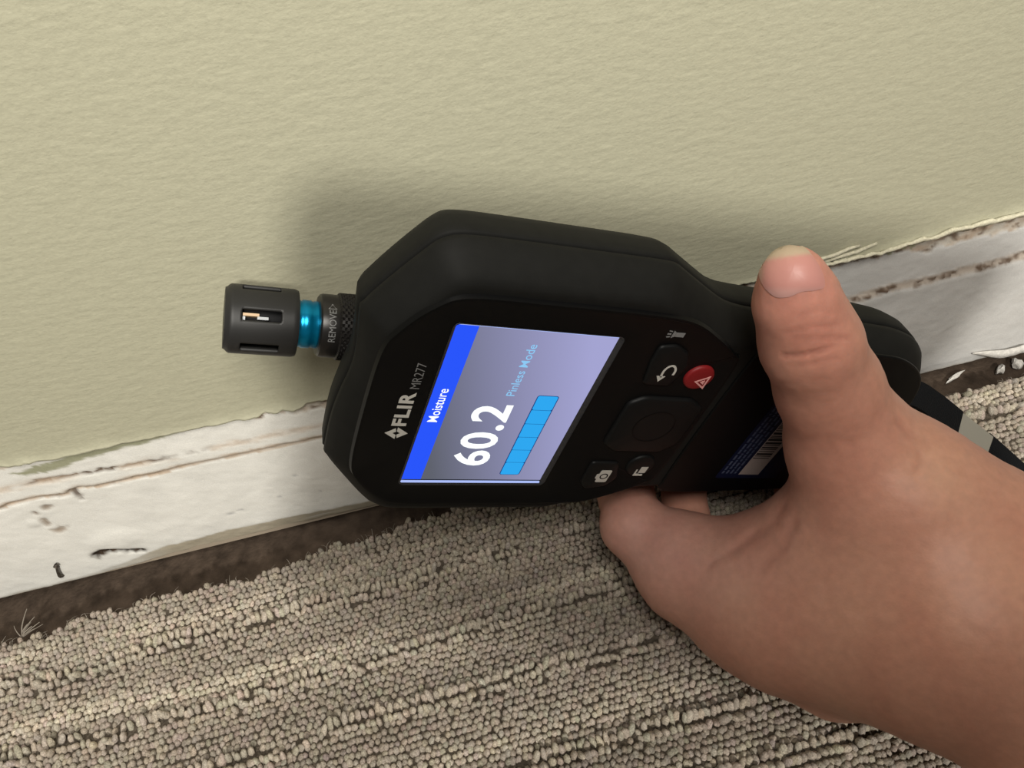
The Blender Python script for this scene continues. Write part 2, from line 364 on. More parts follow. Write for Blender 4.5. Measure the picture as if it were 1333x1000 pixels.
# backing sheet
bxs = np.linspace(-700, 700, 281); byt = carpet_edge(bxs) - .6
carpet = big_mesh('loop_pile_carpet', LV, LT, M_CARPET, cols=CC.clip(0, 1), tri=True)
tag(carpet, 'taupe looped pile carpet with ridged lines parallel to the wall', 'carpet', kind='stuff')
V = [(x, yy, zz) for x, yt in zip(bxs, byt) for yy, zz in ((yt + .6, -9), (yt, 1.6), (yt - 3, 3.5), (-900, 3.5))]
big_mesh('carpet_backing', V, grid_quads(len(bxs), 4)[:, ::-1], M_BACKING, carpet)

# ------------------------------------------------------------------ moisture meter
D = Matrix(((.409197, -.912446, 0), (0, 0, -1), (.912446, .409197, 0)))     # device axes -> room
meter = bpy.data.objects.new('moisture_meter', None); C.objects.link(meter)
meter.matrix_world = Matrix.Translation(Vector((-13.1159, -52.0, 106.461)) * S) @ D.to_4x4()
meter.empty_display_size = .02
tag(meter, 'black handheld moisture meter with lit blue and grey screen pressed to the wall', 'moisture meter')

def catmull(pts, n, closed=True):
    P = np.array(pts, float); m = len(P); out = []
    for i in range(m if closed else m - 1):
        p0, p1, p2, p3 = (P[(i - 1) % m], P[i], P[(i + 1) % m], P[(i + 2) % m]) if closed else (P[max(i - 1, 0)], P[i], P[i + 1], P[min(i + 2, m - 1)])
        for j in range(n):
            t = j / n
            out.append(.5 * ((2 * p1) + (-p0 + p2) * t + (2 * p0 - 5 * p1 + 4 * p2 - p3) * t * t + (-p0 + 3 * p1 - 3 * p2 + p3) * t ** 3))
    return np.array(out)

def resample(P, n):
    Q_ = np.vstack([P, P[:1]]); d = np.r_[0, np.cumsum(np.hypot(*np.diff(Q_, axis=0).T))]
    s = np.linspace(0, d[-1], n, endpoint=False)
    return np.stack([np.interp(s, d, Q_[:, 0]), np.interp(s, d, Q_[:, 1])], 1)

def inset(P, d):
    """move a closed counter-clockwise outline inwards, keeping it simple"""
    a = np.roll(P, 2, 0); b = np.roll(P, -2, 0); t = b - a; t /= np.linalg.norm(t, axis=1)[:, None] + 1e-9
    nrm = np.stack([-t[:, 1], t[:, 0]], 1)
    R_ = P + nrm * d; w_ = min(1, abs(d)) * .5
    return R_ * (1 - w_) + w_ * (.5 * np.roll(R_, 1, 0) + .5 * np.roll(R_, -1, 0))

XC = -.6
half = [(0, 42.6), (13, 42.4), (23, 41.2), (30.5, 38.2), (39, 33.0), (45, 27.6), (47.6, 22), (48, 12), (48, -12), (47.8, -30), (45.6, -38), (41.6, -46.5),
        (38, -55), (36.4, -64), (35.8, -80), (35.5, -100), (34.2, -114), (30.5, -124), (24, -131.5), (14, -135.4), (0, -136.4)]
half = [(0, 42.2), (24, 41.4), (26, 41), (30.5, 38.4), (44.2, 28.8), (46.6, 26), (47.7, 22), (48, 12), (48, -12), (47.9, -28), (47.2, -31.5), (45.5, -34.8), (39.2, -47.5), (37.6, -53), (36.8, -60),
        (36, -80), (35.6, -102), (34.6, -113), (31.5, -123), (25.5, -130.5), (15, -135.2), (0, -136.4)]
right = catmull([(-13, 42.2)] + half + [(-14, -135.4)], 8, closed=False)[8:-8]
right = right[(right[:, 0] >= -1e-6)]
outl = np.vstack([right[::-1] * [1, 1], (right * [-1, 1])[1:-1]])            # ccw: bottom -> right -> top -> left
outl = resample(outl, 240)
if np.sum(outl[:, 0] * np.roll(outl[:, 1], -1) - np.roll(outl[:, 0], -1) * outl[:, 1]) < 0: outl = outl[::-1]
outl[:, 0] += XC
outl[:, 1] -= np.where(outl[:, 1] > 34, 2.6 * np.exp(-((outl[:, 0] - 8) / 14) ** 2), 0)      # the head dips where the probe screws in
def loft(name, levels, m, parent, base=outl, cap0=True, cap1=True):
    V = []; nn = len(base)
    for (z, d) in levels:
        R_ = base
        steps = max(1, int(abs(d) / 1.0))
        for _ in range(steps): R_ = inset(R_, d / steps)
        V += [(x, y, z) for x, y in R_]
    F = []
    for k_ in range(len(levels) - 1):
        for i in range(nn):
            j = (i + 1) % nn; F.append((k_ * nn + i, (k_ + 1) * nn + i, (k_ + 1) * nn + j, k_ * nn + j))
    o0 = 0; oL = (len(levels) - 1) * nn
    if cap0: F.append(tuple(range(0, nn)))
    if cap1: F.append(tuple(reversed(range(oL, oL + nn))))
    return mesh(name, V, F, m, parent)
hs = loft('front_housing', [(-.5, 9.0), (-.3, 7.6), (-.45, 6.6), (-1.3, 5.0), (-4.4, 2.1), (-7.6, .15), (-8.8, -.1), (-9.3, .25), (-9.4, 2.5)], M_RUBBER, meter)
loft('rear_housing', [(-9.9, 2.5), (-9.9, .3), (-10.6, -.25), (-13, -.2), (-16, 0), (-19, 1.0), (-23, 3.4), (-28, 6.8), (-32, 9.6), (-34.4, 11.4), (-35, 12.6)], M_RUBBER, meter)
pad = resample(catmull([(-18, -24), (4, -24), (6, 0), (4, 12), (-18, 12), (-20, 0)], 12), 60)
loft('rear_sensor_pad', [(-34, 0), (-48, 1.5), (-50.6, 3)], M_RUBBER, meter, base=pad, cap0=False)

# face plate around the screen, a ring whose inner edge is the screen opening
def ray_poly(P, c, angs):
    out = []
    m_ = len(P)
    for a in angs:
        d = np.array([math.cos(a), math.sin(a)]); best = None
        for i in range(m_):
            p, q = P[i] - c, P[(i + 1) % m_] - c; e = q - p; den = d[0] * e[1] - d[1] * e[0]
            if abs(den) < 1e-9: continue
            t = (p[0] * e[1] - p[1] * e[0]) / den; u = (p[0] * d[1] - p[1] * d[0]) / den
            if t > 0 and -1e-6 <= u <= 1 + 1e-6 and (best is None or t > best): best = t
        out.append(c + d * best)
    return np.array(out)
def rrect(x0, y0, x1, y1, r, n_=6):
    P_ = []
    for (cx, cy, a0) in ((x1 - r, y1 - r, 0), (x0 + r, y1 - r, 90), (x0 + r, y0 + r, 180), (x1 - r, y0 + r, 270)):
        for i in range(n_ + 1):
            a = math.radians(a0 + 90 * i / n_); P_.append((cx + r * math.cos(a), cy + r * math.sin(a)))
    return np.array(P_)
pan_half = [(0, 36.8), (20, 36.2), (27.5, 33.4), (35, 27.2), (38.6, 20), (39, 0), (39, -20), (38.0, -37), (33.0, -48.2), (28.2, -55.4), (24.5, -58.2), (0, -58.9)]
pan = np.array(pan_half + [(-x, y) for x, y in pan_half[-2:0:-1]]); pan = catmull(pan, 6); pan[:, 0] += XC
OPEN = rrect(-30.1, -21.6, 30.1, 21.6, 1.6)
c0 = np.array([0., 0.])
angs = sorted(set([round(math.atan2(y, x), 5) for x, y in np.vstack([pan, OPEN])]))
oo = ray_poly(pan, c0, angs); ii = ray_poly(OPEN, c0, angs); na = len(angs)
oin = c0 + (oo - c0) * (1 - .5 / np.linalg.norm(oo, axis=1))[:, None]; oin2 = c0 + (oo - c0) * (1 - 1.3 / np.linalg.norm(oo, axis=1))[:, None]
oin3 = c0 + (oo - c0) * (1 - 2.0 / np.linalg.norm(oo, axis=1))[:, None]
V = [(x, y, -.6) for x, y in oo] + [(x, y, .55) for x, y in oin] + [(x, y, .6) for x, y in oin2] + [(x, y, .25) for x, y in oin3] + [(x, y, .2) for x, y in ii] + [(x, y, -1.0) for x, y in ii]
F = [(k_ * na + i, k_ * na + (i + 1) % na, (k_ + 1) * na + (i + 1) % na, (k_ + 1) * na + i) for k_ in range(5) for i in range(na)]
mesh('face_plate', V, F, M_PANEL, meter, smooth=True).data.set_sharp_from_angle(angle=.6)

hp_ = resample(catmull([(-26, -62), (-33, -67), (-32, -100), (-30.6, -114), (-24, -126), (-12, -131.5), (0, -132.2), (12, -131.5), (24, -126), (30.6, -114), (32, -100), (33, -67), (26, -62)][::1], 6), 90)
hp_[:, 0] += XC
loft('handle_plate', [(.15, .7), (.1, .25), (-.3, 0), (-.6, 0)], M_PANEL, meter, base=hp_ if True else None, cap1=False)
# glossy bezel strip just inside the opening
inn = rrect(-28.9, -20.4, 28.9, 20.4, .8); k_ = len(inn)
V = [(x, y, .32) for x, y in rrect(-30.2, -21.7, 30.2, 21.7, 1.7)] + [(x, y, .3) for x, y in rrect(-29.9, -21.3, 29.9, 21.3, 1.4)] + [(x, y, -.38) for x, y in rrect(-29.3, -20.8, 29.3, 20.8, .9)] + [(x, y, -.42) for x, y in inn]
F = [(l * k_ + i, l * k_ + (i + 1) % k_, (l + 1) * k_ + (i + 1) % k_, (l + 1) * k_ + i) for l in range(3) for i in range(k_)]
fr_ = mesh('screen_bezel', V, F, M_FRAME, meter); fr_['label'] = 'glossy dark bezel round the screen'

# the lit display
def emit_mat(name, col, strength):
    m = bpy.data.materials.new(name); m.use_nodes = True; N = m.node_tree.nodes; N.clear()
    e = N.new('ShaderNodeEmission'); o = N.new('ShaderNodeOutputMaterial'); e.inputs[0].default_value = (*col, 1); e.inputs[1].default_value = strength
    m.node_tree.links.new(e.outputs[0], o.inputs[0]); return m
def lcd_mat():
    m = bpy.data.materials.new('lit_lcd_background'); m.use_nodes = True; N = m.node_tree.nodes; L = m.node_tree.links; N.clear()
    at = N.new('ShaderNodeAttribute'); at.attribute_name = 'tint'
    e = N.new('ShaderNodeEmission'); o = N.new('ShaderNodeOutputMaterial')
    L.new(at.outputs['Color'], e.inputs[0]); L.new(e.outputs[0], o.inputs[0]); return m
nx, ny = 41, 31
gx_ = np.linspace(-28.3, 29.3, nx); gy_ = np.linspace(-20.3, 21.0, ny); GX, GY = np.meshgrid(gx_, gy_, indexing='ij')
tt = np.clip((15.5 - GY) / 46 + (GX + 29) / 130 - .08, 0, 1)[..., None]              # the panel shows bluer and brighter towards its lower right corner
colA = np.array([.115, .123, .155]); colB = np.array([.37, .37, .64])
LC = colA * (1 - tt) + colB * tt
disp = big_mesh('display', np.stack([GX, GY, np.full_like(GX, -.3)], -1).reshape(-1, 3), grid_quads(nx, ny), lcd_mat(), meter, cols=LC.reshape(-1, 3))
disp['label'] = 'lit lavender grey display'
M_HEAD = emit_mat('lit_blue_header', (.022, .088, .92), 1.05)
M_TXT = emit_mat('lit_white_text', (.95, 1, 1), 1.15)
M_MODE = emit_mat('lit_pale_blue_text', (.28, .62, .95), .95)
M_BARC = emit_mat('lit_cyan_bar', (.03, .41, .92), .95)
M_LINE = emit_mat('lit_dark_line', (.01, .06, .28), .7)
M_BEVEL_REFL = emit_mat('emissive_bevel_reflection', (.42, .52, .95), 1.0)

def slab(name, P, z0, z1, m, parent, smooth=False):
    nn = len(P); V = [(x, y, z0) for x, y in P] + [(x, y, z1) for x, y in P]
    F = [(i, (i + 1) % nn, nn + (i + 1) % nn, nn + i) for i in range(nn)] + [tuple(range(nn, 2 * nn)), tuple(reversed(range(nn)))]
    return mesh(name, V, F, m, parent, smooth)
def slabs(name, polys, z0, z1, m, parent):
    V = []; F = []
    for P in polys:
        b = len(V); nn = len(P); V += [(x, y, z0) for x, y in P] + [(x, y, z1) for x, y in P]
        F += [(b + i, b + (i + 1) % nn, b + nn + (i + 1) % nn, b + nn + i) for i in range(nn)] + [tuple(range(b + nn, b + 2 * nn))]
    return mesh(name, V, F, m, parent, False)
def ring_poly(cx, cy, r, n_=24, a0=0, sx=1, sy=1):
    return [(cx + r * sx * math.cos(a0 + 2 * math.pi * i / n_), cy + r * sy * math.sin(a0 + 2 * math.pi * i / n_)) for i in range(n_)]

def text(name, body, box, z, m, parent, bold=0.0, thick=.04, warp=None):
    cu = bpy.data.curves.new(name, 'FONT'); cu.body = body; cu.offset = bold; cu.resolution_u = 4; cu.space_character = 1.0 + max(0, bold) * 2.4
    o = bpy.data.objects.new(name, cu); C.objects.link(o)
    dg = bpy.context.evaluated_depsgraph_get(); me0 = bpy.data.meshes.new_from_object(o.evaluated_get(dg))
    bpy.data.objects.remove(o)
    V = np.array([v.co[:] for v in me0.vertices]); F = [tuple(p.vertices) for p in me0.polygons]
    lo = V.min(0); hi = V.max(0); x0, y0, x1, y1 = box
    V[:, 0] = x0 + (V[:, 0] - lo[0]) / (hi[0] - lo[0]) * (x1 - x0)
    V[:, 1] = y0 + (V[:, 1] - lo[1]) / (hi[1] - lo[1]) * (y1 - y0); V[:, 2] = z
    bpy.data.meshes.remove(me0)
    if warp: V = np.array([warp(*v) for v in V])
    return mesh(name, V, F, m, parent, False)

slab('header_bar', [(-28.3, 15.5), (29.3, 15.5), (29.3, 21.0), (-28.3, 21.0)], -.3, -.26, M_HEAD, disp)
text('header_lettering', 'Moisture', (-4.1, 17.0, 8.2, 19.6), -.22, M_TXT, disp, bold=.007)
text('reading_lettering', '60.2', (-21.8, -1.6, 3.4, 8.9), -.24, M_TXT, disp, bold=.022)
text('mode_lettering', 'Pinless Mode', (6.9, -.4, 24.9, 1.9), -.24, M_MODE, disp, bold=.004)
slab('level_bar_border', rrect(-25.9, -12.8, 7.6, -6.7, .8), -.3, -.28, M_LINE, disp)
for i in range(6):
    a = -25.7 + i * 5.53; slab('level_bar_segment', rrect(a + (0 if i == 0 else .08), -12.55, a + 5.45, -6.95, .25 if 0 < i < 5 else .55), -.29, -.25, M_BARC, disp)
slab('bevel_reflection_strip', [(-28.6, 21.0), (29.4, 21.0), (29.4, 21.25), (-28.6, 21.25)], -.3, -.2, M_BEVEL_REFL, disp)  # glowing strips stand in for screen light reflected off the bezel
slab('bevel_reflection_strip', [(29.3, -20.3), (29.6, -20.3), (29.6, 21.2), (29.3, 21.2)], -.3, -.2, M_BEVEL_REFL, disp)
slab('bevel_reflection_strip', [(-29.3, -20.2), (-28.75, -20.2), (-28.75, 21.1), (-29.3, 21.1)], -.3, .1, M_BEVEL_REFL, disp)

# printed logo and lettering above the screen
ZP = .26
def diamond(cx, cy, r, w_):                           # two interlocking chevrons of the printed mark
    o_ = [(cx - r, cy), (cx, cy - r), (cx + r, cy), (cx, cy + r)]
    return o_
lx, ly = -8.35, 26.6
def dm(a_, b_): return [(lx, ly + b_), (lx + a_, ly), (lx, ly - b_), (lx - a_, ly)]
od, ind = dm(2.25, 2.95), dm(.72, .98)
def lerp(p, q, t): return (p[0] + (q[0] - p[0]) * t, p[1] + (q[1] - p[1]) * t)
mk_ = slabs('printed_mark', [[lerp(od[k], od[(k + 1) % 4], g0_), lerp(od[k], od[(k + 1) % 4], g1_), lerp(ind[k], ind[(k + 1) % 4], g1_), lerp(ind[k], ind[(k + 1) % 4], g0_)]
                             for k, g0_, g1_ in ((0, 0, .84), (1, -.0, 1), (2, 0, .84), (3, -.0, 1))], .1, ZP, M_PRINT, meter)
mk_['label'] = 'pale grey interlocked diamond mark'
text('brand_lettering', 'FLIR', (-5.5, 24.8, 6.9, 28.5), ZP, M_PRINT, meter, bold=.036)['label'] = 'pale bold lettering'
text('model_lettering', 'MR277', (8.2, 24.6, 16.9, 26.9), ZP, M_PRINT_DIM, meter, bold=-.004)['label'] = 'dim grey lettering'

# buttons
def pillow(name, P, z0, z1, m, parent, bev=.6):
    P = np.array(P); c_ = P.mean(0); rr = np.linalg.norm(P - c_, axis=1)[:, None]
    lv = [(P, z0), (P, z1 - bev), (c_ + (P - c_) * (1 - .3 * bev / rr), z1 - .25 * bev), (c_ + (P - c_) * (1 - bev / rr), z1), (c_ + (P - c_) * .4, z1 + .08)]
    nn = len(P); V = [(x, y, z) for Q_, z in lv for x, y in Q_]
    F = [(k_ * nn + i, k_ * nn + (i + 1) % nn, (k_ + 1) * nn + (i + 1) % nn, (k_ + 1) * nn + i) for k_ in range(4) for i in range(nn)] + [tuple(range(4 * nn, 5 * nn))]
    return mesh(name, V, F, m, parent)
def rounded(pts, r=1.0, n_=5):
    P = np.array(pts, float); out = []
    for i in range(len(P)):
        a, b, c_ = P[i - 1], P[i], P[(i + 1) % len(P)]
        u = (a - b) / np.linalg.norm(a - b); v = (c_ - b) / np.linalg.norm(c_ - b)
        for j in range(n_ + 1):
            t = j / n_; out.append((1 - t) ** 2 * (b + u * r) + 2 * t * (1 - t) * b + t * t * (b + v * r))
    return np.array(out)
ZB = 1.0
back = pillow('back_button', rounded([(14.8, -41.5), (14.8, -33.4), (23.2, -31.8), (28.5, -31.8), (29.4, -36.5), (27, -41.2), (22, -43.5)], 1.4), 0, ZB, M_BUTTON, meter)
def stroke(pts, w_):
    P = np.array(pts, float); t = np.gradient(P, axis=0); t /= np.linalg.norm(t, axis=1)[:, None]; nr_ = np.stack([-t[:, 1], t[:, 0]], 1) * w_ / 2
    return [list(map(tuple, [P[i] - nr_[i], P[i + 1] - nr_[i + 1], P[i + 1] + nr_[i + 1], P[i] + nr_[i]])) for i in range(len(P) - 1)]
arc = catmull([(18.2, -37.0), (20.6, -36.9), (22.1, -37.6), (22.5, -38.7), (21.8, -39.7), (20.6, -40.2), (19.0, -40.2)], 5, closed=False)
slabs('return_arrow', stroke(arc, .62) + [[(16.5, -37.0), (18.6, -38.3), (18.6, -35.7)]], ZB - .1, ZB + .14, M_PRINT, back)
red = pillow('alert_button', ring_poly(18.6, -48.9, 4.3, 32), 0, ZB + .2, M_RED, meter, bev=.7); red['label'] = 'round red button'
tri = [(19.6, -51.6), (17.6, -47.9), (15.0, -51.4)]
tri = [(17.6, -47.7), (15.0, -51.7), (19.9, -51.7)]
tc_ = np.array(tri).mean(0)
tin = [tuple(tc_ + (np.array(p) - tc_) * .68) for p in tri]
tint_ = [tuple(tc_ + (np.array(p) - tc_) * .32) for p in tri]
slabs('warning_triangle', [[tri[i], tri[(i + 1) % 3], tin[(i + 1) % 3], tin[i]] for i in range(3)] + [tint_], ZB + .1, ZB + .36, M_PRINT_PINK, red)
camb = pillow('camera_button', rounded([(-18.2, -32.8), (-27.6, -32.8), (-31.2, -35.5), (-29.6, -42.0), (-25.5, -44.3), (-18.2, -41.8)][::-1], 1.4), 0, ZB, M_BUTTON, meter)
cp = rrect(-27.3, -41.0, -21.6, -37.3, .5, 3)
lens = ring_poly(-24.45, -39.2, 1.35, 20)
cs = slabs('camera_symbol', [list(map(tuple, cp)), [(-25.8, -37.35), (-23.1, -37.35), (-23.5, -36.6), (-25.4, -36.6)]], ZB - .1, ZB + .13, M_PRINT, camb)
lo_ = slabs('camera_symbol_lens', [[lens[i], lens[(i + 1) % 20], tuple(np.array([-24.45, -39.2]) + (np.array(lens[(i + 1) % 20]) - [-24.45, -39.2]) * .68), tuple(np.array([-24.45, -39.2]) + (np.array(lens[i]) - [-24.45, -39.2]) * .68)] for i in range(20)], ZB + .12, ZB + .16, M_BUTTON, camb)
gal = pillow('gallery_button', ring_poly(-19.6, -49.6, 4.6, 28), 0, ZB, M_BUTTON, meter)
slabs('gallery_symbol', [[(-22.6, -52.3), (-19.7, -52.3), (-19.7, -50.0), (-22.6, -50.0)], [(-24.0, -50.6), (-23.1, -50.6), (-23.1, -49.3), (-21.0, -49.3), (-21.0, -48.8), (-24.0, -48.8)][::-1],
                         [(-24.0, -51.9), (-23.4, -51.9), (-23.4, -50.8), (-24.0, -50.8)]], ZB - .1, ZB + .13, M_PRINT, gal)
nav = pillow('navigation_pad', rounded([(-9.6, -32.5), (7.6, -32.5), (10.2, -36.5), (10.2, -51.5), (6.8, -56.8), (-8.6, -56.8), (-12.6, -52), (-12.6, -36.8)], 1.5), 0, ZB + .3, M_BUTTON, meter, bev=.9)
slabs('navigation_ring', stroke(list(ring_poly(-1.2, -44.7, 6.2, 40)) + [ring_poly(-1.2, -44.7, 6.2, 40)[0]], .35), ZB + .2, ZB + .46, M_PANEL, nav)
slabs('torch_symbol', [[(31.2, -33.6), (33.6, -33.6), (33.1, -34.4), (31.7, -34.4)], [(31.7, -34.5), (33.1, -34.5), (33.1, -37.0), (31.7, -37.0)],
                       [(31.4, -33.2), (31.7, -33.2), (31.5, -32.2), (31.2, -32.3)], [(32.2, -33.2), (32.6, -33.2), (32.6, -32.1), (32.2, -32.1)], [(33.1, -33.2), (33.4, -33.2), (33.6, -32.3), (33.3, -32.2)]], .1, .32, M_PRINT_DIM, meter)
# serial label on the handle
lab = slab('serial_label', rrect(-26, -104, 26, -80.2, 1.0), -.5, .22, M_LABEL, meter); lab['label'] = 'navy serial label with barcode'
slab('barcode_strip', [(-24.0, -96.0), (16, -96.0), (16, -88.2), (-24.0, -88.2)], 0, .27, M_BARWHITE, lab)
bars = []; bx_ = -15.6; rr_ = random.Random(3)
while bx_ < 14.5:
    w_ = rr_.choice([.35, .35, .6, .9]); bars.append([(bx_, -94.6), (bx_ + w_, -94.6), (bx_ + w_, -88.5), (bx_, -88.5)]); bx_ += w_ + rr_.choice([.35, .4, .7])
slabs('barcode_bars', bars, 0, .31, M_DARK, lab)
lines = []
for yy in (-81.7, -83.3, -84.9, -86.5):
    x_ = -23.5
    while x_ < 20:
        l_ = rr_.uniform(.5, 2.6); lines.append([(x_, yy - .35), (x_ + l_, yy - .35), (x_ + l_, yy + .35), (x_, yy + .35)]); x_ += l_ + rr_.uniform(.3, .8)
slabs('label_small_print', lines, 0, .27, M_LABELTXT, lab)

# probe: knurled nut, blue collar, slotted cap. axis along +Y at local (PX, PZ)
PX, PZ = -1.6, -30.0
def lathe(name, prof, m, parent, n_=48, knurl=None):
    V = []; F = []
    for (y, r) in prof:
        for i in range(n_):
            a = 2 * math.pi * i / n_; rr = r
            if knurl and knurl[0] <= y <= knurl[1]:
                u = n_ / 4 * a / (2 * math.pi); v_ = (y - knurl[0]) / 1.3
                rr = r + knurl[2] * (1 - 2 * min(abs((u + v_) % 1 - .5), abs((u - v_) % 1 - .5)) * 2)
            V.append((PX + rr * math.cos(a), y, PZ + rr * math.sin(a)))
    for k_ in range(len(prof) - 1):
        for i in range(n_): F.append((k_ * n_ + i, (k_ + 1) * n_ + i, (k_ + 1) * n_ + (i + 1) % n_, k_ * n_ + (i + 1) % n_))
    F.append(tuple(range(n_))); F.append(tuple(reversed(range((len(prof) - 1) * n_, len(prof) * n_))))
    return mesh(name, V, F, m, parent)
nut_prof = [(30, 8.0)] + [(32.0 + .325 * i, 8.5) for i in range(26)] + [(40.5, 8.2), (40.9, 8.3), (44.2, 8.3), (44.9, 8.1), (45.3, 7.6), (45.4, 6)]
nut = lathe('probe_nut', nut_prof, M_NUT, meter, 128, (32.0, 40.3, .38)); nut.data.set_sharp_from_angle(angle=.5)
lathe('probe_collar', [(44.6, 5.9), (45.8, 6.2), (46.9, 5.95), (47.3, 6.25), (49.2, 6.25), (49.6, 5.95), (50.2, 6.1), (51.2, 6.1)], M_BLUE, meter, 64)['label'] = 'bright blue metal collar'
VA = math.radians(46)                            # the side of the probe turned up and outwards
def wrapnut(x, y, z):                        # lettering wraps round the nut
    a = VA - x / 8.3; return (PX + 8.33 * math.cos(a), y, PZ + 8.33 * math.sin(a))
text('nut_lettering', 'REMOVE\u25b7', (-4.4, 41.4, 6.0, 43.7), 0, M_PRINT_DIM, nut, warp=wrapnut)
# cap shell with real slots
nA = 96; Y0, Y1 = 50.6, 67.6; ys_ = np.linspace(Y0, Y1, 36); slotc = [int(round((math.degrees(VA) - 10 + 60 * i) / 3.75)) % nA for i in range(6)]
V = []; F = []
def cap_r(y): return 8.75 - .8 * max(0, (y - Y1 + 1.2) / 1.2) ** 2 - .3 * max(0, (Y0 + 1 - y) / 1.0)
for y in ys_:
    for i in range(nA):
        a = 2 * math.pi * i / nA; V.append((PX + cap_r(y) * math.cos(a), y, PZ + cap_r(y) * math.sin(a)))
for k_ in range(len(ys_) - 1):
    ym = (ys_[k_] + ys_[k_ + 1]) / 2
    for i in range(nA):
        if Y0 + 4.6 < ym < Y1 - 3.4 and any((i - s_) % nA in (94, 95, 0, 1, 2) for s_ in slotc): continue
        F.append((k_ * nA + i, (k_ + 1) * nA + i, (k_ + 1) * nA + (i + 1) % nA, k_ * nA + (i + 1) % nA))
b0 = len(V)
for r_ in (7.7, 4.0, 0.01):
    V += [(PX + r_ * math.cos(2 * math.pi * i / nA), Y1 + (.6 if r_ < 6 else .5), PZ + r_ * math.sin(2 * math.pi * i / nA)) for i in range(nA)]
top0 = (len(ys_) - 1) * nA
for i in range(nA):
    j = (i + 1) % nA
    F += [(top0 + i, b0 + i, b0 + j, top0 + j), (b0 + i, b0 + nA + i, b0 + nA + j, b0 + j), (b0 + nA + i, b0 + 2 * nA + i, b0 + 2 * nA + j, b0 + nA + j)]
V += [(PX + 5.8 * math.cos(2 * math.pi * i / nA), Y0, PZ + 5.8 * math.sin(2 * math.pi * i / nA)) for i in range(nA)]
b1 = b0 + 3 * nA
for i in range(nA): F.append((i, (i + 1) % nA, b1 + (i + 1) % nA, b1 + i))
cap = mesh('probe_cap', V, F, M_CAP, meter); cap.data.set_sharp_from_angle(angle=.8)
so = cap.modifiers.new('wall', 'SOLIDIFY'); so.thickness = 1.1 * S; so.offset = -1
core = lathe('sensor_core', [(Y0 + 1, 5.2), (Y1 - 2, 5.2)], M_DARK, cap, 24)
a_ = 2 * math.pi * (slotc[0] + .5) / nA
def slotbox(name, a, r, y0, y1, wdt, h_, m, off=0):
    ca_, sa_ = math.cos(a), math.sin(a); V = []
    for y in (y0, y1):
        for t in (-wdt / 2 + off, wdt / 2 + off):
            for rr in (r - h_, r): V.append((PX + rr * ca_ - t * sa_, y, PZ + rr * sa_ + t * ca_))
    return mesh(name, V, [(0, 1, 3, 2), (4, 6, 7, 5), (0, 4, 5, 1), (2, 3, 7, 6), (0, 2, 6, 4), (1, 5, 7, 3)], m, cap, False)
slotbox('sensor_chip', a_, 7.9, Y1 - 7.4, Y1 - 3.6, .7, 2.4, M_SENSOR, -.15)
slotbox('sensor_frame', a_, 7.7, Y1 - 9.6, Y1 - 7.0, .7, 2.0, M_PIN, .55)
slotbox('sensor_post', a_, 7.2, Y1 - 4.2, Y1 - 3.6, 1.6, 2.0, M_PIN, .6)

# strap lug on the end of the handle
slab('strap_lug', rrect(2, -139.6, 15, -133.5, 1.5), -22, -12, M_RUBBER, meter)

# ------------------------------------------------------------------ left hand: one continuous surface grown from tapered limbs
def at(px, py, s):                                   # a point s mm ahead of the lens, in room millimetres
    return CAM + M @ (np.array([(px - 666.5) / 1001, (py - 500) / 1001, 1.0]) * s)
def node(px, py, s, rpx): return (*at(px, py, s), rpx * s / 1001)
HAND = {}
T = [node(1031, 360, 172, 39), node(1037, 394, 177, 47), node(1055, 447, 185, 57), node(1078, 505, 196, 60), node(1107, 578, 207, 75), node(1165, 655, 212, 100), node(1268, 722, 211, 100)]
Wm = node(1235, 805, 207, 116); Wl = node(1205, 846, 208, 86)
A1 = node(1460, 846, 192, 104); A2 = node(1430, 938, 190, 128); A3 = node(1404, 990, 192, 96)
B1 = node(1900, 1130, 172, 120); B2 = node(1870, 1220, 170, 140); B3 = node(1840, 1290, 172, 116)
I0 = node(990, 775, 240, 80); I1 = node(897, 739, 250, 67); I2 = node(825, 685, 257, 41)
Mm0 = node(1035, 812, 228, 68); R0 = node(1110, 838, 222, 58)
limbs = [
    (T, 7.0),
    ([T[6], A1, B1], 10), ([Wm, A2, B2], 10), ([Wl, A3, B3], 10),
    ([I0, T[6]], 14), ([I0, Wm], 14), ([T[5], I0], 12), ([Mm0, Wm], 14), ([R0, Wl], 12), ([Mm0, Wl], 12), ([Mm0, I0], 12),
    ([(*(np.array(I0[:3]) * .5 + np.array(Wm[:3]) * .5 + [0, 2, -8]), 17), (*Wm[:3], 20)], 12),
    ([node(1086, 893, 226, 40), (*(np.array(Wl[:3]) * .4 + np.array(R0[:3]) * .6), 10)], 9),
    ([I0, I1, I2], 6),
    ([I2, (25, -38, 29, 9.2), (29, -20, 33, 8.6), (33, -9.5, 50, 7.6), (37, -9.2, 62, 7.0)], 3.5),
    ([Mm0, (41, -66, 19.5, 8.8), (44, -48, 17, 8.2)], 6), ([(44, -48, 17, 8.2), (51, -24, 22, 8.0), (58, -9.8, 42, 7.8), (61, -9.5, 56, 7.2)], 3),
    ([R0, (66, -84, 18, 9.4), (84, -57, 15.5, 8.8)], 6), ([(84, -57, 15.5, 8.8), (92, -30, 19, 8.2), (96, -10.5, 36, 7.4), (98, -10, 50, 7.0)], 3),
    ([R0, (90, -92, 16.5, 8.6), (104, -64, 15, 8.0), (111, -36, 18, 7.4), (114, -15, 32, 6.8)], 4),
]
allp = np.array([p for l, _ in limbs for p in l]); lo = allp[:, :3].min(0) - 26; hi = allp[:, :3].max(0) + 26
hi[0] = min(hi[0], 230.0)
h = 0.95; dims = np.ceil((hi - lo) / h).astype(int) + 1
G = np.full(dims, 60.0, np.float32)
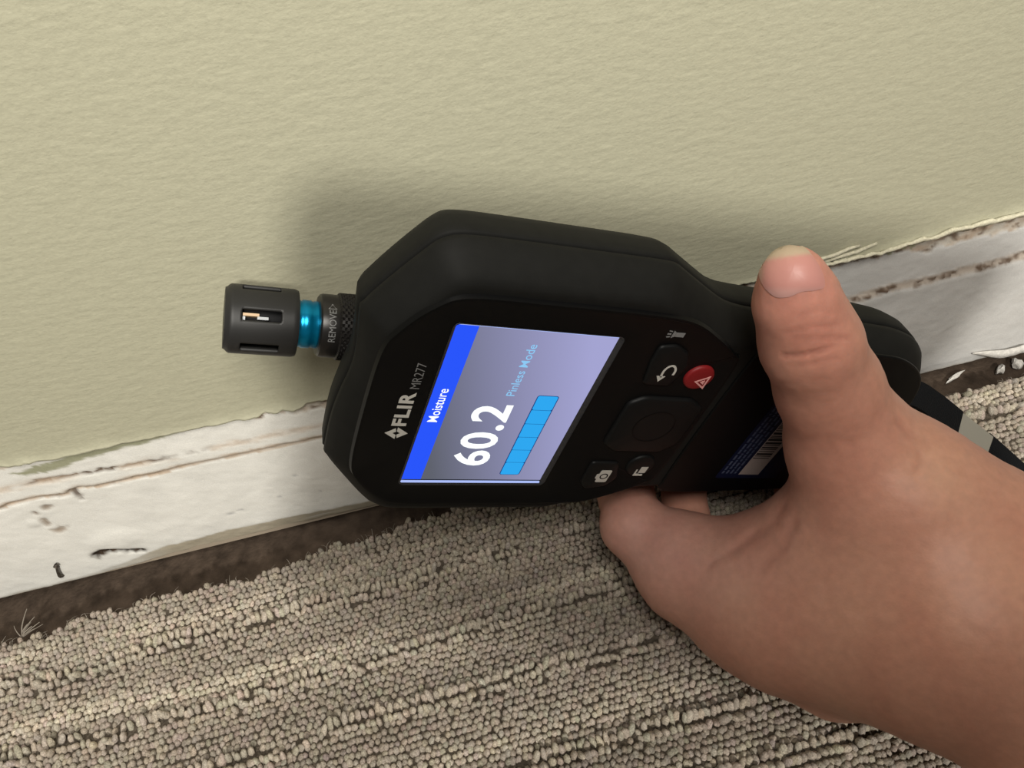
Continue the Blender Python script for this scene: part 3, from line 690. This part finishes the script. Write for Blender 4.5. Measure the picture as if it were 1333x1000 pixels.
def smin(a, b, k): 
    t = np.clip(.5 + .5 * (b - a) / k, 0, 1); return b * (1 - t) + a * t - k * t * (1 - t)
for pts, kk in limbs:
    own = None
    for p, q in zip(pts[:-1], pts[1:]):
        p = np.array(p); q = np.array(q); m_ = kk + 5
        l_ = np.minimum(p[:3] - p[3], q[:3] - q[3]) - m_; u_ = np.maximum(p[:3] + p[3], q[:3] + q[3]) + m_
        i0 = np.clip(np.floor((l_ - lo) / h).astype(int), 0, dims - 1); i1 = np.clip(np.ceil((u_ - lo) / h).astype(int) + 1, 1, dims)
        if np.any(i1 <= i0): continue
        ax = [lo[a] + h * np.arange(i0[a], i1[a]) for a in range(3)]
        XX, YY, ZZ = np.meshgrid(*[a.astype(np.float32) for a in ax], indexing='ij')
        d = (q - p)[:3]; L2 = d @ d + 1e-9
        t = np.clip(((XX - p[0]) * d[0] + (YY - p[1]) * d[1] + (ZZ - p[2]) * d[2]) / L2, 0, 1)
        ts = t * t * (3 - 2 * t) * .35 + t * .65
        dist = np.sqrt((XX - p[0] - t * d[0]) ** 2 + (YY - p[1] - t * d[1]) ** 2 + (ZZ - p[2] - t * d[2]) ** 2) - (p[3] + (q[3] - p[3]) * ts)
        sl = tuple(slice(i0[a], i1[a]) for a in range(3))
        G[sl] = smin(G[sl], dist.astype(np.float32), np.float32(kk))

def surface_nets(G, lo, h):
    ins = G < 0; nx, ny, nz = G.shape
    acc = np.zeros((nx - 1, ny - 1, nz - 1, 3), np.float32); cnt = np.zeros((nx - 1, ny - 1, nz - 1), np.float32)
    sl = lambda a, n_: slice(a, n_ - 1 + a)
    cr = [(0, 0, 0), (1, 0, 0), (0, 1, 0), (1, 1, 0), (0, 0, 1), (1, 0, 1), (0, 1, 1), (1, 1, 1)]
    val = [G[sl(c[0], nx), sl(c[1], ny), sl(c[2], nz)] for c in cr]
    for a in range(8):
        for b in range(a + 1, 8):
            df = [cr[b][i] - cr[a][i] for i in range(3)]
            if sum(abs(x) for x in df) != 1: continue
            m_ = (val[a] < 0) != (val[b] < 0)
            t = np.where(m_, val[a] / (val[a] - val[b] + 1e-12), 0)
            for i in range(3): acc[..., i] += np.where(m_, cr[a][i] + t * df[i], 0)
            cnt += m_
    act = cnt > 0; idx = np.full(act.shape, -1, np.int64); idx[act] = np.arange(act.sum())
    ii = np.argwhere(act); Vv = (ii + acc[act] / cnt[act][:, None]) * h + lo
    Qs = []
    for ax in range(3):
        o1, o2 = [(1, 2), (2, 0), (0, 1)][ax]
        s0 = [slice(1, -1)] * 3; s0[ax] = slice(0, -1); s1 = [slice(1, -1)] * 3; s1[ax] = slice(1, None)
        a_in = ins[tuple(s0)]; b_in = ins[tuple(s1)]
        e = np.argwhere(a_in != b_in); 
        if len(e) == 0: continue
        off = np.array([1, 1, 1]); off[ax] = 0; e = e + off
        flip = ins[e[:, 0], e[:, 1], e[:, 2]]
        u = np.zeros(3, int); u[o1] = 1; v = np.zeros(3, int); v[o2] = 1
        g = lambda k: idx[k[:, 0], k[:, 1], k[:, 2]]
        q = np.stack([g(e - u - v), g(e - v), g(e), g(e - u)], 1); q[~flip] = q[~flip][:, ::-1]; Qs.append(q)
    Qs = np.concatenate(Qs); return Vv, Qs[(Qs >= 0).all(1)]
HV, HQ = surface_nets(G, lo, h)

# skin folds: gentle grooves over the thumb joint and the web
nv = len(HV); nrm = np.zeros((nv, 3)); a, b, c, d = [HV[HQ[:, i]] for i in range(4)]
fn = np.cross(c - a, d - b)
for i in range(4): np.add.at(nrm, HQ[:, i], fn)
nrm /= np.linalg.norm(nrm, axis=1)[:, None] + 1e-9
cv = (HV - CAM) @ M; ppx = cv[:, 0] / cv[:, 2] * 1001 + 666.5; ppy = cv[:, 1] / cv[:, 2] * 1001 + 500
facing = np.clip(-np.einsum('ij,ij->i', nrm, (HV - CAM) / np.linalg.norm(HV - CAM, axis=1)[:, None]) * 3, 0, 1)
skin = np.tile(np.array([.40, .215, .15]), (nv, 1))
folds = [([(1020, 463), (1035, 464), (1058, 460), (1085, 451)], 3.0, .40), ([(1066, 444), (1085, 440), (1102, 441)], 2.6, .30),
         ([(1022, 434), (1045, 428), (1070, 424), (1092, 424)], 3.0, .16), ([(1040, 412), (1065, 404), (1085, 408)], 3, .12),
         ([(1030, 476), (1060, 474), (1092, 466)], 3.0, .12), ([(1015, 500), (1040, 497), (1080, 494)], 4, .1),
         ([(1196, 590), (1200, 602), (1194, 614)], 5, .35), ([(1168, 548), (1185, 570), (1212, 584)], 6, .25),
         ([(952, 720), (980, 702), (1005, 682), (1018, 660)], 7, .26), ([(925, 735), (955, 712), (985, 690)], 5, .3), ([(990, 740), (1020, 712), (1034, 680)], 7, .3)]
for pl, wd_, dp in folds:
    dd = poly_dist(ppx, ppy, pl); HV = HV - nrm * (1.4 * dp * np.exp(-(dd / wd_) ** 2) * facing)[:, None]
    skin *= (1 - (.42 * min(1, dp * 2.4) * np.exp(-(dd / (wd_ * .9)) ** 2) * facing)[:, None] * np.array([.7, 1, 1]))  # crease shade put into the skin colour, slightly reddened
def spot(px, py, s, rad, col, amt):
    global skin
    g_ = amt * np.exp(-(np.linalg.norm(HV - at(px, py, s), axis=1) / rad) ** 2)[:, None]; skin = skin * (1 - g_) + np.array(col) * g_
spot(1035, 360, 166, 9, (.56, .26, .21), .8)
spot(1062, 432, 172, 8, (.44, .185, .135), .55)
spot(1045, 400, 168, 16, (.44, .215, .155), .6)
spot(1075, 340, 168, 8, (.52, .24, .18), .5)
spot(1090, 640, 185, 22, (.39, .185, .13), .4)
spot(1215, 620, 190, 10, (.44, .285, .19), .6)
spot(820, 700, 246, 16, (.37, .20, .17), .5)
spot(1010, 740, 220, 22, (.35, .21, .15), .5)
spot(1000, 850, 215, 22, (.37, .185, .125), .5)
spot(880, 700, 236, 26, (.42, .25, .20), .6)  # paler, pinker index: screen light put into the skin colour
spot(1300, 950, 180, 60, (.44, .24, .16), .6)  # wrist skin lightened in colour, standing in for fill light
blot = 1.6 * vnoise2(HV[:, 0] * .8 + HV[:, 2] * .4, HV[:, 1] * .8 - HV[:, 2] * .5, 301, 3, .09)
skin = skin * (1 + .06 * blot[:, None] * np.array([.5, 1, 1]))
HV = HV - nrm * (.06 * vnoise2(HV[:, 0] + HV[:, 2] * .7, HV[:, 1] + HV[:, 2] * .7, 302, 3, .35))[:, None]
m = mat('skin', (.5, .26, .17), .48, spec=.35, attr=True, noise=(420, .93, 1.07, 6), bump=[(1500, .22, .22, 4, U1), (500, .12, .3, 3, U1)])
b_ = m.node_tree.nodes['Principled BSDF']; b_.inputs['Subsurface Weight'].default_value = .22; b_.inputs['Subsurface Radius'].default_value = (1, .35, .2); b_.inputs['Subsurface Scale'].default_value = .0025
M_SKIN = m
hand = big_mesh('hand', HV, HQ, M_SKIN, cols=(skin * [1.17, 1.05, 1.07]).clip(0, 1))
tag(hand, 'left hand and forearm gripping the moisture meter, thumb across its front', 'hand')

# thumbnail: a curved plate laid over the end of the thumb
bv = BVHTree.FromPolygons([tuple(v) for v in HV], [tuple(q) for q in HQ])
NO = [(989, 358), (992, 344), (1000, 330), (1012, 321), (1028, 317), (1044, 321), (1056, 332), (1066, 347), (1072, 362), (1072, 374), (1060, 378), (1043, 380), (1028, 386), (1012, 387), (1001, 380), (993, 370)]
no = catmull(NO, 4); nc = np.array([1032., 353.]); rings = 9; V = []; NC = []
tdir = np.array(T[0][:3]) - np.array(T[2][:3]); tdir /= np.linalg.norm(tdir)
for k_ in range(rings + 1):
    f_ = k_ / rings
    for (x, y) in no:
        qx, qy = nc + (np.array([x, y]) - nc) * f_
        dr = at(qx, qy, 100) - CAM; dr /= np.linalg.norm(dr)
        hit = bv.ray_cast(Vector(CAM), Vector(dr))
        if hit[0] is None:
            s_ = 172; hp = at(qx, qy, s_); near = bv.find_nearest(Vector(hp)); p_ = np.array(near[0]); n_ = np.array(near[1])
        else: p_ = np.array(hit[0]); n_ = np.array(hit[1])
        if n_ @ (-dr) < 0: n_ = -n_
        V.append(p_ + n_ * (.55 - .35 * f_ ** 6))
        tip = np.clip((338 - .14 * (qx - 1030) - qy) / 5, 0, 1) if True else 0
        left = np.clip((996 - qx) / 4, 0, 1) * np.clip((372 - qy) / 10, 0, 1)
        pk = np.array([.66, .305, .265]); wt = np.array([.60, .46, .33]); lun = np.array([.70, .42, .38])
        cc = pk * (1 - max(tip, .6 * left)) + wt * max(tip, .6 * left)
        lu = np.clip((qy - 372) / 8, 0, 1) * .6; NC.append(cc * (1 - lu) + lun * lu)
nn = len(no)
F = [(k_ * nn + i, k_ * nn + (i + 1) % nn, (k_ + 1) * nn + (i + 1) % nn, (k_ + 1) * nn + i) for k_ in range(rings) for i in range(nn)]
nail = mesh('thumbnail', V, F, mat('nail', (.7, .4, .35), .42, spec=.4, attr=True), hand, cols=np.array(NC) * .85); nail['label'] = 'short pink thumbnail with pale free edge'

# ------------------------------------------------------------------ wrist strap hanging from the end of the handle
def ribbon(name, pts, width, thick, m, parent, side=None):
    P = catmull(pts, 8, closed=False); P = np.vstack([P, pts[-1]]); t = np.gradient(P, axis=0); t /= np.linalg.norm(t, axis=1)[:, None]
    V = []
    for i, p in enumerate(P):
        view = CAM - p; view /= np.linalg.norm(view)
        ref = np.array([.25, -.62, .74]); sd = np.cross(t[i], ref); sd /= np.linalg.norm(sd); up_ = np.cross(sd, t[i])
        wv = width if np.isscalar(width) else np.interp(i / (len(P) - 1), np.linspace(0, 1, len(width)), width)
        for (a, b) in ((-1, -.3), (-.9, -1), (.9, -1), (1, -.3), (1, .3), (.9, 1), (-.9, 1), (-1, .3)): V.append(p + sd * a * wv / 2 + up_ * b * thick / 2)
    F = [(k_ * 8 + i, k_ * 8 + (i + 1) % 8, (k_ + 1) * 8 + (i + 1) % 8, (k_ + 1) * 8 + i) for k_ in range(len(P) - 1) for i in range(8)]
    F += [tuple(range(8)), tuple(reversed(range((len(P) - 1) * 8, len(P) * 8)))]
    o = mesh(name, V, F, m, parent); o.data.set_sharp_from_angle(angle=.9); return o
strap = bpy.data.objects.new('wrist_strap', None); C.objects.link(strap); strap.location = Vector(at(1195, 515, 262)) * S
tag(strap, 'black woven wrist strap with silver clasp hanging from the meter handle', 'strap')
def under(o):
    o.parent = strap; o.matrix_parent_inverse = Matrix.Translation(-strap.location); return o
pS = np.array([115.0, -39.0, 55.5]); p0 = at(1190, 514, 257.5); p1 = at(1217, 532, 264); p2 = at(1243, 550, 270); p3 = at(1283, 581, 276); p4 = at(1335, 628, 280); p5 = at(1420, 712, 283); p6 = at(1520, 800, 290)
under(ribbon('strap_loop', [pS, p0, p1, p2], [9, 10, 10.5, 9], 4.2, M_WEB, None))
cr_ = under(ribbon('clasp', [p2, (p2 + p3) / 2, p3], 8.6, 3.4, M_CRIMP, None)); cr_['label'] = 'silver folded clasp'
under(ribbon('webbing', [p3 - (p3 - p2) * .05, p4, p5, p6], 10.4, 1.8, M_WEB, None))
q2_ = at(1226, 562, 276); under(ribbon('strap_shadow_strip', [at(1200, 540, 268), q2_, at(1262, 590, 282), at(1290, 612, 284)], 2.4, 2.2, mat('brown_strap_shadow', (.06, .05, .04), .8), None))  # thin dark strip put in for the shadow below the clasp

# ------------------------------------------------------------------ debris
def crumb(name, loc, size, label, seed, cat='debris', grp=None):
    bm = bmesh.new(); bmesh.ops.create_icosphere(bm, subdivisions=2, radius=1)
    r = np.random.default_rng(seed)
    for v in bm.verts:
        kf = 1 + .35 * math.sin(3 * v.co.x + seed) * math.cos(4 * v.co.y + seed) + r.normal(0, .08)
        v.co = Vector((v.co.x * size[0] * kf, v.co.y * size[1] * kf, v.co.z * size[2] * kf)) * S
    me = bpy.data.meshes.new(name); bm.to_mesh(me); bm.free()
    o = link(name, me, M_CRUMB); o.location = Vector(loc) * S; o.rotation_euler = (0, 0, seed * .7); tag(o, label, cat, grp); return o
crumb('plaster_crumb', (205.0, -2.4, -6.6), (3.0, 1.6, 1.6), 'white plaster crumb on the brown floor nearer the meter', 1, grp='plaster crumbs by the wall')
crumb('plaster_crumb', (213.1, -1.9, -6.4), (2.6, 1.9, 1.8), 'white plaster crumb on the brown floor nearer the right frame edge', 2, grp='plaster crumbs by the wall')
crumb('plaster_sliver', (185.5, 0.1, -7.0), (5.2, .9, .9), 'thin pale plaster sliver on the floor beside the meter handle end', 5)

def tube(pts, r, n_=5):
    P = catmull(pts, 5, closed=False); P = np.vstack([P, pts[-1]]); t = np.gradient(P, axis=0); t /= np.linalg.norm(t, axis=1)[:, None] + 1e-9
    V = []; F = []
    for i, p in enumerate(P):
        a = np.cross(t[i], [.3, .5, .8]); a /= np.linalg.norm(a); b = np.cross(t[i], a); rr = r * (1 - .6 * i / len(P))
        V += [p + rr * (a * math.cos(2 * math.pi * j / n_) + b * math.sin(2 * math.pi * j / n_)) for j in range(n_)]
    F = [(k_ * n_ + j, k_ * n_ + (j + 1) % n_, (k_ + 1) * n_ + (j + 1) % n_, (k_ + 1) * n_ + j) for k_ in range(len(P) - 1) for j in range(n_)]
    return V, F
tuft = bpy.data.objects.new('frayed_tuft', None); C.objects.link(tuft); tuft.location = Vector((-201, -19.5, 2.2)) * S
tag(tuft, 'frayed pale fibre tuft sticking up from the carpet edge at far left', 'fibre')
rr_ = random.Random(4)
for (dx, dy, dz, r) in [(2, 9.5, 3.5, .3), (6, 5, 4, .28), (-2, 4, 3, .22), (5, 2, 3, .35), (3.4, 3, 3.5, .25), (7, 3.4, 2.2, .3), (6, 1, 2.5, .3), (4, 4, 2.6, .3), (8, 2.6, 1.6, .2)]:
    V, F = tube([np.array([0, 0, 0.]), np.array([dx * .35, dy * .3, dz * .7]), np.array([dx * .75, dy * .7, dz]), np.array([dx, dy, dz * 1.05])], r)
    mesh('fibre', V, F, M_FIBRE, tuft)
# frayed backing threads along the cut carpet edge
V = []; F = []
for i in range(240):
    x = rr_.uniform(-225, 225); y = float(carpet_edge(np.array([x]))[0]); l_ = rr_.uniform(1, 4.2); a = rr_.gauss(math.pi / 2, .8)
    pts = [np.array([x, y - 1, 2.2]), np.array([x + .4 * l_ * math.cos(a), y + .4 * l_ * math.sin(a), 2.4 + rr_.uniform(0, 1.5)]), np.array([x + l_ * math.cos(a), y + l_ * math.sin(a), rr_.uniform(.2, 3)])]
    v, f = tube(pts, rr_.uniform(.09, .2), 4); F += [tuple(j + len(V) for j in q) for q in f]; V += list(v)
fe = mesh('frayed_edge', V, F, M_FIBRE, carpet); fe['kind'] = 'stuff'

# rusty staple stub left in the strip
V = []; 
st = bpy.data.objects.new('bent_nail', None); C.objects.link(st); st.location = Vector((-185.5, -.4, 11.5)) * S
tag(st, 'dark bent nail stub sticking out of the bare strip at lower left', 'nail')
V, F = tube([np.array([-1.6, .6, -4.8]), np.array([-1.3, -.5, -3]), np.array([-.1, -.8, .8]), np.array([1.4, -.6, 4.6])], .8, 8)
mesh('shank', V, F, mat('rusty_steel', (.09, .075, .06), .6, metal=.5, noise=(900, .5, 1.5, 3)), st)
V, F = tube([np.array([1.1, -.75, 4.0]), np.array([1.4, -.6, 4.6]), np.array([1.6, -.4, 5.1])], 1.0, 8)
mesh('nail_head', V, F, bpy.data.materials['rusty_steel'], st)

# ------------------------------------------------------------------ unseen slab added behind the lens to cast the phone and arm shade
def tpt(x, y, z): return CAM + M @ np.array([x, y, z])
o_ = rrect(-13, -13, 222, 120, 12, 8); r5 = math.radians(4); o_ = np.stack([o_[:, 0] * math.cos(r5) - o_[:, 1] * math.sin(r5), o_[:, 0] * math.sin(r5) + o_[:, 1] * math.cos(r5)], 1); lev = [(-7, .6), (-7.6, 0), (-13.4, 0), (-14, .6)]
cx_, cy_ = o_.mean(0); V = []
for z, d in lev: V += [tpt(cx_ + (x - cx_) * (1 - d / 100), cy_ + (y - cy_) * (1 - d / 80), z) for x, y in o_]
k_ = len(o_); F = [(l * k_ + i, l * k_ + (i + 1) % k_, (l + 1) * k_ + (i + 1) % k_, (l + 1) * k_ + i) for l in range(3) for i in range(k_)] + [tuple(range(k_)), tuple(reversed(range(3 * k_, 4 * k_)))]
blocker = mesh('shade_slab', V, F, mat('graphite_aluminium', (.05, .05, .055), .45, metal=.6), None, False)
tag(blocker, 'unseen dark grey slab added behind the lens to shade the scene like a phone and arm', 'tablet')
ln = ring_poly(0, 0, 6, 28)
V = [tpt(x, y, -7) for x, y in ln] + [tpt(x, y, -5.6) for x, y in ln] + [tpt(x * .8, y * .8, -5.4) for x, y in ln]
mesh('camera_lens', V, [(l * 28 + i, l * 28 + (i + 1) % 28, (l + 1) * 28 + (i + 1) % 28, (l + 1) * 28 + i) for l in range(2) for i in range(28)] + [tuple(range(56, 84))], M_FRAME, blocker, False)
